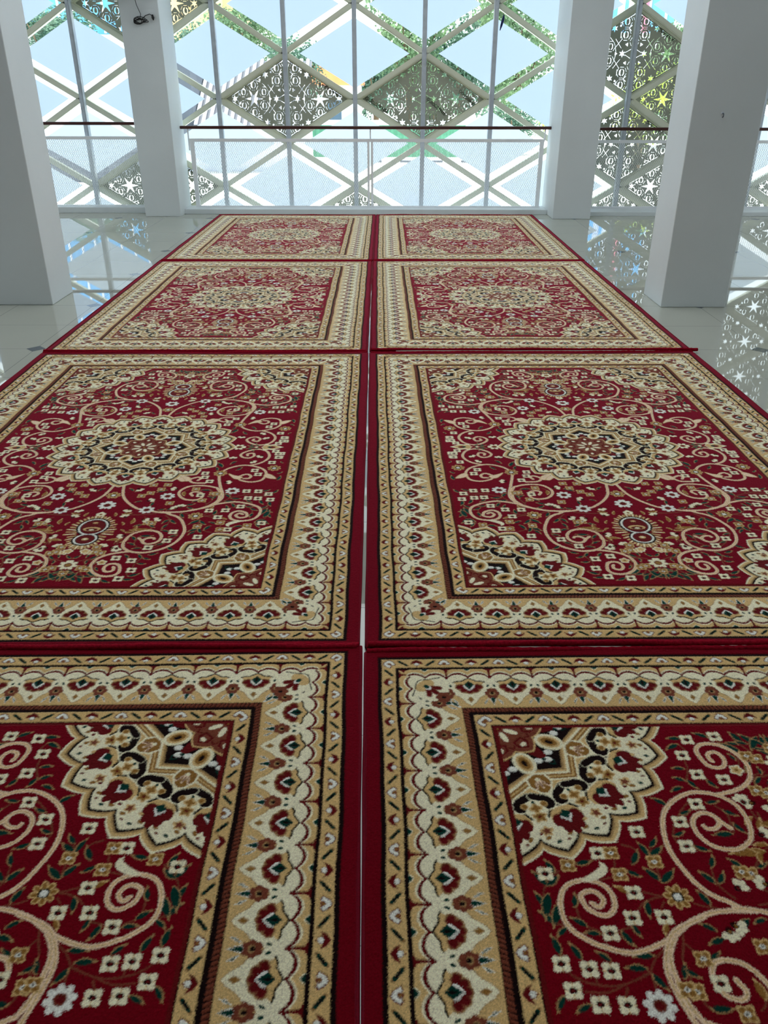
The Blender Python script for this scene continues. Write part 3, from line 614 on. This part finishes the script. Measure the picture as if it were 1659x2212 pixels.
def sheet_mesh(cell,depth):
    cv=Canvas(1.64,1.0,cell)
    off=lambda P:[(x+.82,y+.5) for x,y in P]
    cv.poly(off([(-.80,0),(0,-.475),(.80,0),(0,.475)]),1)
    keep=off([(-.765,0),(0,-.452),(.765,0),(0,.452)])
    mk=Canvas(1.64,1.0,cell); mk.poly(keep,1)
    hl=Canvas(1.64,1.0,cell)
    for P in panel_holes(): hl.poly(off(P),1)
    g=(cv.a==1)&~((hl.a==1)&(mk.a==1))
    q=MB(); h=depth/2
    ny,nx=g.shape
    for jj in range(ny):
        row=g[jj]; d=np.flatnonzero(np.diff(np.concatenate([[0],row.astype(int),[0]])))
        z0=jj*cell-.5; z1=z0+cell
        for x0,x1 in zip(d[::2],d[1::2]): q.box(x0*cell-.82,x1*cell-.82,-h,h,z0,z1)
    me=bpy.data.meshes.new('perforated_sheet'); me.from_pydata(q.v,[],q.f); return me
ME_sheet=sheet_mesh(.004,.012); ME_sheet.materials.append(M_sheet)
ME_hood=solid_from_splines('rim',[[(-.845,0),(0,-.502),(.845,0),(0,.502)],[(-.775,0),(0,-.46),(.775,0),(0,.46)]],.045); ME_hood.materials.append(M_beam)
def text_mesh(body,size,arc=0.):
    cu=bpy.data.curves.new('letters','FONT'); cu.body=body; cu.size=size; cu.extrude=.003; cu.align_x='CENTER'
    o=bpy.data.objects.new('letters',cu); COL.objects.link(o); bpy.context.view_layer.update()
    me=bpy.data.meshes.new_from_object(o.evaluated_get(bpy.context.evaluated_depsgraph_get())); bpy.data.objects.remove(o); bpy.data.curves.remove(cu)
    me.transform(Matrix.Rotation(R(90),4,'X')); me.materials.append(M_text); return me
ME_word=text_mesh('GOODSENSE',.058)
LBL={(-1,1):'perforated star-pattern diamond panel at mid-height, left of centre over the handrail',(1,1):'perforated star-pattern diamond panel at mid-height, right of centre with green trees behind',
(-3,0):'perforated star panel low behind the railing, partly hidden by the left window column',(-3,2):'perforated star panel at the top, crossed by the left column with the hanging cord',
(0,-1):'perforated star panel low at the middle, only its top tip showing above the curb',(2,2):'perforated star panel at the top right of the middle bay, only its bottom tip showing',
(4,1):'large fully seen perforated star panel high in the narrow right bay',(5,1):'perforated star panel beside the right foreground column, just above the handrail',(4,0):'perforated star panel behind the handrail in the narrow right bay',
(5,0):'perforated star panel behind the mesh, low beside the right foreground column',(4,-1):'perforated star panel at the foot of the right bay, its top tip over the curb',(4,2):'perforated star panel at the very top of the right bay, only its bottom tip showing',
(7,0):'perforated star panel seen past the right foreground column at the picture edge'}
for (k,j) in sorted(PERF):
    x,z=XN(k),ZC(k,j)
    t=empty('perforated_panel',(x,11.57,z)); tag(t,LBL.get((k,j),'perforated panel behind the large right column, %s row, diamond column %d of the right bay'%(('lowest','lower','middle','upper','top')[j+1],k-2)),'screen panel','perforated star panels in the lattice window')
    for nm,me,dy in (('rim',ME_hood,-.005),('perforated_sheet',ME_sheet,.012)):
        o=bpy.data.objects.new(nm,me); COL.objects.link(o); o.parent=t; o.location=(0,dy,0)
    if (k,j) in LBL:
        for (lx,lz,an,s) in {(1,1):((-.60,-.085,-30.5,1),(.16,-.10,-38,.9),(.55,.0,-42,.8)),(-1,1):((.55,.09,-30,.9),)}.get((k,j),((.36,.20,-31,.8),)):
            o=bpy.data.objects.new('lettering',ME_word); COL.objects.link(o); o.parent=t; o.location=(lx,-.0,lz); o.rotation_euler=(0,R(-an),0); o.scale=(s,s,s)
# ================================================================ railing, one per bay
RL=[('dark wood handrail over white wire mesh in the left bay',-6.4,-3.012,1.042,11.25,(),()),('dark wood handrail over two wide white wire mesh panels in the middle bay',-2.566,2.09,1.0,11.22,(-2.435,-.205,-.16,1.99),((-2.41,-.205),(-.16,1.99))),('dark wood handrail over white wire mesh in the right bay',2.555,6.9,.99,11.22,(),())]
for w,(lb,x0,x1,zt,yr,posts,pans) in enumerate(RL):
    t=empty('railing',((x0+x1)/2,yr,.05)); tag(t,lb,'railing','mesh railings along the window'); ox,oy,oz=t.location
    def bd(q,name,m,**k):
        q.v=[(x-ox,y-oy,z-oz) for x,y,z in q.v]; return q.build(name,m,t,**k)
    q=MB(); q.box(x0,x1,yr-.03,yr+.03,zt-.018,zt+.018); bd(q,'handrail',M_wood,bevel=.008)
    zf=zt-.145 if w else zt-.165
    if not posts:
        posts=(x0+.0,x1-.03) if w==0 else (x0+.03,x1-.03); pans=((x0,x1),)
    q=MB(); q.box(min(posts[0],x0+.12) if w!=1 else posts[0]-.03,x1 if w!=1 else posts[-1]+.03,yr-.018,yr+.018,zf-.018,zf+.018); q.box(x0+(.12 if w==1 else 0),x1-(.06 if w==1 else 0),yr-.015,yr+.015,.045,.075); bd(q,'frame_rail',M_white)
    for p in posts:
        q=MB(); wd=.026 if w==1 and abs(p)>1 else .014; q.box(p-wd,p+wd,yr-.016,yr+.016,.05,zf); bd(q,'post',M_white)
    for p in ((posts[0]-.04,-.18,posts[-1]+.03) if w==1 else (x0+.05,)):
        q=MB(); q.box(p-.008,p+.008,yr-.006,yr+.006,zf-.12 if w==1 and p<-2 else zf,zt-.015); bd(q,'handrail_bracket',M_white)
    for (a,b) in pans:
        q=MB(); z0,z1=.07,zf-.015; sx,sz=.0250,.046; n=int((b-a)/sx)+1; H=z1-z0; run=H*sx/sz
        for i in range(-int(run/sx)-1,n+1):
            for d in (1,-1):
                xs=a+i*sx; xe=xs+run
                if d<0: xs,xe=xe,xs
                za,zb=z0,z1
                lo,hi=(xs,xe)
                def cut(xs,za,xe,zb):
                    for lim,ge in ((a,True),(b,False)):
                        for _ in (0,1):
                            if (xs<lim if ge else xs>lim):
                                if (xe<lim if ge else xe>lim): return None
                                f=(lim-xs)/(xe-xs); xs,za=lim,za+f*(zb-za)
                            xs,za,xe,zb=xe,zb,xs,za
                    return xs,za,xe,zb
                c=cut(xs,za,xe,zb)
                if c is None or abs(c[3]-c[1])<.01: continue
                q.bar((c[0],yr+.002*d,c[1]),(c[2],yr+.002*d,c[3]),.0032,.004)
        bd(q,'mesh_panel',M_white)
# ================================================================ wall fan with its hanging cord on the left window column
t=empty('wall_fan',(-2.80,10.757,2.62)); tag(t,'black wall fan at the top of the left window column, its cord bundled below','fan')
q=MB()
FR=.30
for rr,dy in ((FR,-.20),(FR*.98,-.15),(FR*.98,-.25),(FR*.62,-.29),(FR*.3,-.31),(FR*.6,-.11)):
    q.tube([(rr*math.cos(a),dy,rr*math.sin(a)) for a in np.linspace(0,2*math.pi,41)],.006 if rr==FR else .004,6,False)
for a in np.linspace(0,2*math.pi,37)[:-1]:
    c,s=math.cos(a),math.sin(a); q.tube([(.05*c,-.32,.05*s),(FR*.62*c,-.292,FR*.62*s),(FR*.98*c,-.25,FR*.98*s),(FR*c,-.20,FR*s),(FR*.98*c,-.15,FR*.98*s),(.08*c,-.10,.08*s)],.002,4,False)
q.build('cage',M_black,t)
for k in range(3):
    q=MB(); a=k*2.094
    pts=[]
    for r_,w_ in ((.05,.03),(.15,.09),(.25,.08)):
        for s_ in (-1,1): pts.append((r_*math.cos(a)-s_*w_*math.sin(a),-.2+s_*.02,r_*math.sin(a)+s_*w_*math.cos(a)))
    q.add(pts+[(x,y+.004,z) for x,y,z in pts],[(0,1,3,2),(2,3,5,4),(6,8,9,7),(8,10,11,9),(0,2,8,6),(2,4,10,8),(1,7,9,3),(3,9,11,5),(4,5,11,10),(0,6,7,1)]); q.build('blade',M_dark,t)
q=MB(); q.tube([(0,-.22,0),(0,-.06,0)],[.05,.07],16); q.build('motor',M_black,t,True)
q=MB(); q.box(-.05,.05,-.06,0,-.10,.10); q.build('bracket',M_black,t,bevel=.01)
q=MB(); pts=[(-.02,-.07,-.12),(-.015,-.06,-.25),(0,-.03,-.36),(.03,-.02,-.44),(.015,-.02,-.49)]
q.tube(pts,.004,6)
for k in range(5):
    r_=.035+.008*k; q.tube([(-.01+r_*1.25*math.cos(a)+.01*k,-.02-.004*k,-.505+.012*math.sin(2*a+k)+r_*.45*math.sin(a)) for a in np.linspace(0,2*math.pi,21)],.0042,6,False)
q.tube([(.03,-.02,-.50),(.08,-.02,-.455),(.13,-.02,-.44),(.163,-.018,-.455)],.004,6)
cord=q.build('power_cord',M_black,t,True)
q=MB(); q.tube([(.160,-.018,-.445),(.166,-.018,-.475),(.168,-.018,-.50)],[.010,.017,.006],10); q.build('plug',M_black,cord,True)
t=empty('wall_hook',(2.268,6.05,1.30)); tag(t,'small grey metal hook on the face of the large right column','hook')
q=MB(); q.tube([(0,0,0),(0,-.02,0),(0,-.028,-.008),(0,-.026,-.02),(0,-.014,-.024)],.0035,8); q.build('hook',M_dark,t,True)
q=MB(); q.tube([(0,0,0),(0,-.004,0)],.009,12); q.build('back_plate',M_metal,t,True)
q=MB(); q.tube([(1.449,11.492,2.232),(1.438,11.49,2.175),(1.421,11.485,2.115),(1.408,11.485,2.065)],[.006,.016,.013,.004],8)
tag(q.build('strap',M_navy,None,True),'short navy blue strap hanging beside a mullion high on the right','strap')
# ================================================================ rugs
def carpet_mat():
    m=bpy.data.materials.new('carpet_pile'); m.use_nodes=True; nt=m.node_tree; b=nt.nodes['Principled BSDF']
    a=nt.nodes.new('ShaderNodeAttribute'); a.attribute_name='yarn'
    n=nt.nodes.new('ShaderNodeTexNoise'); n.inputs['Scale'].default_value=420; n.inputs['Detail'].default_value=2
    n2=nt.nodes.new('ShaderNodeTexNoise'); n2.inputs['Scale'].default_value=3.5; n2.inputs['Detail'].default_value=3
    tc=nt.nodes.new('ShaderNodeTexCoord'); nt.links.new(tc.outputs['Object'],n.inputs['Vector']); nt.links.new(tc.outputs['Object'],n2.inputs['Vector'])
    ad=nt.nodes.new('ShaderNodeMath'); ad.operation='MULTIPLY'; r1=nt.nodes.new('ShaderNodeMapRange'); r1.inputs['To Min'].default_value=.72; r1.inputs['To Max'].default_value=1.28
    r2=nt.nodes.new('ShaderNodeMapRange'); r2.inputs['To Min'].default_value=.88; r2.inputs['To Max'].default_value=1.12
    nt.links.new(n.outputs['Fac'],r1.inputs['Value']); nt.links.new(n2.outputs['Fac'],r2.inputs['Value'])
    nt.links.new(r1.outputs[0],ad.inputs[0]); nt.links.new(r2.outputs[0],ad.inputs[1])
    s=nt.nodes.new('ShaderNodeVectorMath'); s.operation='SCALE'; nt.links.new(a.outputs['Color'],s.inputs[0]); nt.links.new(ad.outputs[0],s.inputs['Scale'])
    nt.links.new(s.outputs[0],b.inputs['Base Color'])
    b.inputs['Roughness'].default_value=1.; b.inputs['Specular IOR Level'].default_value=.0
    b.inputs['Sheen Weight'].default_value=SHEEN; b.inputs['Sheen Roughness'].default_value=.45; g=nt.nodes.new('ShaderNodeGamma'); g.inputs['Gamma'].default_value=.40; nt.links.new(a.outputs['Color'],g.inputs['Color']); nt.links.new(g.outputs['Color'],b.inputs['Sheen Tint'])
    return m
SHEEN=1.0
M_carpet=carpet_mat()
PILE=.012
def rug_mesh(cell,seed,name):
    c,k=rug_colours(cell,seed)
    ny,nx=k.shape
    rng=np.random.default_rng(seed+7)
    x=(np.arange(nx)-(nx-1)/2)*cell; y=(np.arange(ny)-(ny-1)/2)*cell
    X,Yy=np.meshgrid(x,y)
    low=np.isin(k,(BLACK,MAROON)); z=PILE-.0011*low+rng.normal(0,.00032,k.shape)
    z+=.0011*np.sin(X*5.1+1.3*np.sin(Yy*2.1))*np.sin(Yy*7.3+.8)
    X=X+.0014*np.sin(Yy*8.3)+.001*np.sin(Yy*23+1.)
    ramp=np.minimum.reduce([np.arange(nx)[None,:]+0*k,nx-1-np.arange(nx)[None,:]+0*k,np.arange(ny)[:,None]+0*k,ny-1-np.arange(ny)[:,None]+0*k])
    z=np.where(ramp==0,.0006,np.where(ramp==1,z*.75,z))
    co=np.stack([X,Yy,z],-1).reshape(-1,3).astype(np.float32)
    me=bpy.data.meshes.new(name); n=nx*ny; me.vertices.add(n); me.vertices.foreach_set('co',co.ravel())
    i=(np.arange(ny-1)[:,None]*nx+np.arange(nx-1)[None,:]).ravel()
    q=np.stack([i,i+1,i+1+nx,i+nx],1).astype(np.int32); F=len(q)
    me.loops.add(F*4); me.loops.foreach_set('vertex_index',q.ravel())
    me.polygons.add(F); me.polygons.foreach_set('loop_start',np.arange(0,F*4,4,dtype=np.int32))
    me.polygons.foreach_set('use_smooth',np.ones(F,bool))
    me.update(calc_edges=True)
    at=me.color_attributes.new('yarn','FLOAT_COLOR','POINT')
    at.data.foreach_set('color',np.concatenate([c.reshape(-1,3),np.ones((n,1),np.float32)],1).ravel())
    me.materials.append(M_carpet)
    return me
ME_near=rug_mesh(.002,3,'rug_near'); ME_far=rug_mesh(.004,5,'rug_far')
RLBL={(1,'L'):'red and cream medallion rug nearest on the left, cut by the lower left corner',(1,'R'):'red and cream medallion rug nearest on the right, cut by the lower right corner',
(2,'L'):'red medallion rug in the second row from the front, on the left',(2,'R'):'red medallion rug, second row on the right, with a turned up front hem',
(3,'L'):'red medallion rug in the third row, beside the large left column',(3,'R'):'red medallion rug in the third row, beside the large right column',
(4,'L'):'red medallion rug farthest on the left, its end against the window curb',(4,'R'):'red medallion rug farthest on the right, its end against the window curb'}
POSE={'1L':(-1.0341,1.164,.416,.985),'1R':(.9686,.982,.424,.985),'2L':(-1.0839,.517,3.362,.985),'2R':(.9271,.714,3.383,.985),'3L':(-1.1071,.194,6.317,.977),'3R':(.899,.435,6.347,.977),'4L':(-1.1072,-.018,9.334,1.008),'4R':(.8907,.007,9.360,1.010)}
def wavy(a,b,n,amp,ph,ax,zamp=0.):
    P=[]
    for t in np.linspace(0,1,n):
        p=[a[i]+(b[i]-a[i])*t for i in range(3)]; p[ax]+=amp*(math.sin(t*19+ph)+.6*math.sin(t*47+2*ph)); p[2]+=zamp*(math.sin(t*13+ph*3)+.5*math.sin(t*31+ph)); P.append(p)
    return P
for r in (1,2,3,4):
    for s in ('L','R'):
        xc,da,yc,sy=POSE['%d%s'%(r,s)]
        sg=-1 if s=='L' else 1
        o=bpy.data.objects.new('rug',ME_near if r<3 else ME_far); COL.objects.link(o)
        o.location=(xc,yc,0); o.rotation_euler=(0,0,R(da)); o.scale=(1,sy,1)
        tag(o,RLBL[(r,s)],'rug','medallion rugs laid in two columns')
        ph=r*1.7+(s=='R')*.9
        for e in (-1,1):
            q=MB(); q.tube(wavy((e*(HW-.001),-HL+.01,.0062),(e*(HW-.001),HL-.01,.0062),70,.0007,ph+e,0,.0006),.0050,8); q.build('side_binding',M_red_edge,o,True)
        for e in (-1,1):
            up=0. if (e>0 or r not in (2,3)) else (.010 if s=='R' else .005)
            q=MB(); q.tube(wavy((-HW+.006,e*(HL-.006),.0095+up),(HW-.006,e*(HL-.006),.0095+up),160,.0016,ph*2+e,1,.0014),[.0092*(1+.10*math.sin(k*2.3+ph)+.07*math.sin(k*5.9)) for k in range(160)],10); q.build('end_hem',M_hem,o,True)
        if (r,s)==(3,'R'):
            q=MB(); q.tube(wavy((HW-.30,-HL+.004,.019),(HW+.028,-HL-.002,.021),14,.001,ph,1,.001),.0105,10); q.build('rolled_corner',M_hem,o,True)
        if (r,s) in ((2,'R'),(3,'R')):
            q=MB(); q.tube(wavy((-HW+.16,-HL-.0035,.0125),(HW-.01,-HL-.0050,.0135),80,.0005,ph,1,.0005),.0034,6); q.build('backing_edge',M_white_edge,o,True)
# ================================================================ outside
tag(box('ground',M_ground,(-80,80,11.95,120,-.75,-.45)),kind='structure')
def corr(x0,x1,y0,y1,z0,z1,p,d,along='z'):
    """corrugated sheet between two edges, ridges running from the low edge (y0,z0) to the high edge (y1,z1)"""
    q=MB(); n=int((x1-x0)/p)*4; V=[]
    nv=Vector((0,-(z1-z0),(y1-y0))).normalized() if (y1!=y0) else Vector((0,-1,0))
    for i in range(n+1):
        x=x0+(x1-x0)*i/n; h=d*(0,1,1,0)[i%4]
        for y,z in ((y0,z0),(y1,z1)): V.append((x,y+nv.y*h,z+nv.z*h))
    for i in range(n+1):
        for y,z in ((y0,z0),(y1,z1)): V.append((x0+(x1-x0)*i/n,y-nv.y*.03,z-nv.z*.03))
    F=[]; m=2*(n+1)
    for i in range(n): F+=[(2*i,2*i+2,2*i+3,2*i+1),(m+2*i,m+2*i+1,m+2*i+3,m+2*i+2)]
    F+=[(0,1,m+1,m),(2*n,m+2*n,m+2*n+1,2*n+1)]
    F+=[(2*i,m+2*i,m+2*i+2,2*i+2) for i in range(n)]+[(2*i+1,2*i+3,m+2*i+3,m+2*i+1) for i in range(n)]
    q.add(V,F); return q
t=empty('shed',(-3.6,22,-.45)); tag(t,'grey and white striped corrugated shed outside, left of the middle bay','shed')
def sub(t,q,name,m,**k):
    q.v=[(x-t.location.x,y-t.location.y,z-t.location.z) for x,y,z in q.v]; return q.build(name,m,t,**k)
sub(t,corr(-4.62,-1.9,21.6,24.2,.60,2.05,.17,.05),'roof_sheet',M_grey_roof)
q=MB()
for i in range(16):
    x=-4.55+i*.17; q.bar((x,21.55,.64),(x,24.15,2.09),.085,.03,(0,-.49,.87))
sub(t,q,'roof_rib',M_rib)
q=MB(); q.box(-5.1,-4.62,21.8,24.2,.25,1.98); sub(t,q,'gable_panel',M_dark)
q=MB(); q.box(-5.0,-1.95,22.2,24.1,-.45,.58); sub(t,q,'wall_panel',M_bwhite)
q=MB(); q.box(-5.05,-3.4,21.5,21.9,.42,.60); sub(t,q,'eave_beam',M_dark)
t=empty('fence',(-.8,26,-.45)); tag(t,'bright green corrugated sheet fence seen behind the handrail','fence')
sub(t,corr(-4.4,2.7,26,26,-.45,.47,.18,.03),'sheet',M_green)
q=MB(); q.box(-4.4,2.7,25.93,26.1,.47,.60); sub(t,q,'capping',M_bwhite)
t=empty('kerb',(0,25,-.45)); tag(t,'long low white kerb with dark drain slots outside','kerb')
q=MB(); q.box(-12,4.5,24.8,25.2,-.45,-.33); sub(t,q,'curb_stone',M_ground)
q=MB()
for i in range(18):
    x=-11.6+i*.86; q.box(x,x+.34,24.78,24.82,-.43,-.385)
sub(t,q,'drain_slot',M_dark)
t=empty('low_shed',(-7.4,20.5,-.45)); tag(t,'low dark grey flat-roofed shed outside the left bay','shed')
q=MB(); q.box(-9.2,-6.15,19.5,22,-.45,.05); sub(t,q,'wall_panel',M_dark)
q=MB(); q.box(-9.3,-6.05,19.4,22.1,.05,.22); sub(t,q,'roof_slab',M_dark)
t=empty('garden_wall',(-11.3,30.15,-.45)); tag(t,'plain white boundary wall outside the left bay, below the blue building','wall')
q=MB(); q.box(-15,-7.6,30,30.3,-.45,2.5); sub(t,q,'wall_panel',M_bwhite)
q=MB(); q.box(-15.05,-7.55,29.95,30.35,2.5,2.6); sub(t,q,'coping',M_ground)
def building(loc,label,m,w,d,h,nx,nz,extra=None):
    t=empty('building',loc); tag(t,label,'building')
    q=MB(); q.box(-w/2,w/2,0,d,0,h); q.build('facade',m,t)
    q=MB(); q.box(-w/2-.15,w/2+.15,-.15,d+.15,h,h+.3); q.build('roof_slab',m,t)
    for i in range(nx):
        for k in range(nz):
            q=MB(); x=-w/2+w*(i+.5)/nx; z=h*(k+.5)/nz; q.box(x-.35,x+.35,-.04,.02,z-.5,z+.5); q.build('window',M_glassdark,t)
    return t
tb=building((-10.0,45,-.45),'tan rendered block with stepped side outside the middle bay, upper left',M_tan,4.4,6,12,2,3)
q=MB(); q.box(2.2,2.95,.8,6,0,6.2); q.build('side_wing',M_tan,tb)
for i in range(4):
    q=MB(); x=-1.9+i*1.25; q.box(x-.12,x+.12,-.18,0,0,12); q.build('pilaster',M_tan,tb)
bb=building((-21.5,50,-.45),'light blue clad building outside the left bay',M_blue,16,8,14,0,0)
for i in range(20):
    q=MB(); x=-7.4+i*.78; q.box(x-.05,x+.05,-.12,0,4.4,14); q.build('fin',M_bwhite,bb)
q=MB(); q.box(-8.2,8.2,-1.2,0,0,4.3); q.build('podium',M_rib,bb)
rb=building((13.0,50,-.45),'tall white block with blue and pink vertical stripes outside the right bay',M_bwhite,5.4,7,16,0,0)
for x0,x1,mm_ in ((-1.6,-.75,M_blue),(-.35,-.2,M_blue),(.66,.88,M_bred),(1.05,1.75,M_blue),(1.95,2.3,M_blue)):
    q=MB(); q.box(x0,x1,-.12,0,0,16); q.build('stripe_panel',mm_,rb)
building((12.4,42,-.45),'low white flat-roofed building in front of the striped tall block',M_bwhite,6.6,5,3.75,0,0)
t=empty('cottage',(-1.7,30.2,-.45)); tag(t,'little white cottage with an orange roof among the trees','house')
q=MB(); q.box(-.9,.9,0,1.6,0,1.95); q.build('wall_panel',M_bwhite,t)
q=MB(); q.add([(-1.0,-.2,1.95),(1.0,-.2,1.95),(1.0,1.8,1.95),(-1.0,1.8,1.95),(-1.0,.8,2.75),(1.0,.8,2.75)],[(0,1,5,4),(2,3,4,5),(1,2,5),(3,0,4),(3,2,1,0)]); q.build('roof',M_orange,t)
q=MB(); q.box(-.2,.25,-.03,.02,.9,1.5); q.build('window',M_glassdark,t)
# trees: each a trunk with branches and a crown of single leaves
def crown_mesh(seed,n,m,name):
    g=random.Random(seed); V=[];F=[]
    L=[]
    for k in range(16):
        a=g.uniform(0,6.28); r=g.uniform(.1,.62); z=g.uniform(-.62,.66); L.append((r*math.cos(a),r*math.sin(a),z,g.uniform(.30,.46)))
    for k in range(n):
        cx,cy,cz,cr=L[k%16]
        d=Vector((g.gauss(0,1),g.gauss(0,1),g.gauss(0,1))).normalized()*cr*(g.uniform(.25,1)**.5)
        p=Vector((cx,cy,cz))+d
        u=Vector((g.gauss(0,1),g.gauss(0,1),g.gauss(-.4,.7))).normalized(); v=u.orthogonal().normalized(); v=Matrix.Rotation(g.uniform(0,6.28),3,u)@v; w=u.cross(v)
        l=g.uniform(.05,.085); b=l*.36; o=len(V)
        V+=[p,p+u*l*.5+v*b+w*.006,p+u*l,p+u*l*.5-v*b+w*.006]; F.append((o,o+1,o+2,o+3))
    me=bpy.data.meshes.new(name); me.from_pydata([tuple(p) for p in V],[],F); me.materials.append(m); return me
CR=[crown_mesh(1,5200,M_leafA,'crown_a'),crown_mesh(2,5200,M_leafB,'crown_b'),crown_mesh(3,2600,M_leafC,'crown_c')]
TREES=[(-7.13, 33.5, 2.41, 1.6, 1.44, 1, 'dark green tree in front of the tan block, outermost on the left'), (-4.45, 29.2, 2.51, 1.55, 1.5, 0, 'green tree above the striped shed'), (-2.77, 26.6, 1.87, 1.2, 1.25, 1, 'blue-green tree at the right end of the striped shed'), (-0.39, 36.5, 1.62, 1.57, 2.13, 1, 'dark tree behind the little cottage with the orange roof'), (0.76, 29.5, 2.71, 1.72, 2.02, 0, 'tall green tree just right of the centre of the window'), (2.75, 33.5, 2.28, 1.87, 2.42, 1, 'dark leafy tree right of the tall central tree'), (4.36, 29.8, 2.51, 1.72, 2.23, 0, 'bright green tree toward the right end of the middle bay'), (1.61, 27.9, 0.52, 1.02, 0.88, 0, 'bushy low tree behind the right end of the green fence'), (3.95, 27.6, 0.4, 1.14, 0.81, 1, 'low dark bush tree right of the green fence'), (4.93, 23.6, 0.57, 0.88, 0.79, 2, 'yellow-green bush tree at the foot of the right window column'), (6.46, 22.6, 1.05, 0.9, 1.12, 2, 'yellow-green tree seen in the narrow right bay'), (10.26, 31, 1.61, 1.71, 2.03, 0, 'green tree behind the perforated panels of the right bay'), (-11.9, 33, 3.2, 1.9, 1.0, 1, 'dark tree crown left of the blue building'), (13.9, 40.4, 3.5, 1.0, 1.0, 1, 'green tree beside the striped tall block')]
for i,(x,y,z,rx,rz,ci,lb) in enumerate(TREES):
    t=empty('tree',(x,y,-.45)); tag(t,lb,'tree','trees outside the window')
    o=bpy.data.objects.new('crown',CR[ci]); COL.objects.link(o); o.parent=t; o.location=(0,0,z+.45); o.scale=(rx/.95,rx/.95,rz/.95); o.rotation_euler=(0,0,i*1.3)
    q=MB(); h=z+.45; q.tube([(0,0,0),(.05,0,h*.4),(-.04,.03,h*.75),(0,0,h+.3*rz)],[.13,.11,.08,.03],8)
    for a in (.4,2.4,4.5): q.tube([(0,0,h*.62),(rx*.3*math.cos(a),rx*.3*math.sin(a),h*.85),(rx*.6*math.cos(a),rx*.6*math.sin(a),h+.2*rz)],[.06,.045,.015],6)
    q.build('trunk',M_bark,t,True)
# ================================================================ light
w=bpy.data.worlds.new('world'); SC.world=w; w.use_nodes=True; nt=w.node_tree; bg=nt.nodes['Background']
bg.inputs['Color'].default_value=SKYC; bg.inputs['Strength'].default_value=SKY
sun=bpy.data.lights.new('sun','SUN'); sun.energy=SUN; sun.angle=R(1.5); sun.color=(1,.96,.9)
so=bpy.data.objects.new('sun',sun); COL.objects.link(so); so.rotation_euler=(R(3),R(9),0); so.location=(0,-5,30)
SC.view_settings.view_transform='Standard'; SC.view_settings.look='None'; SC.view_settings.gamma=1; SC.view_settings.use_curve_mapping=False
SC.view_settings.exposure=EXPO
cy=SC.cycles
cy.use_denoising=True; cy.max_bounces=10; cy.diffuse_bounces=6; cy.glossy_bounces=4; cy.transmission_bounces=6; cy.transparent_max_bounces=16
cy.sample_clamp_indirect=8.; cy.caustics_reflective=False; cy.caustics_refractive=False
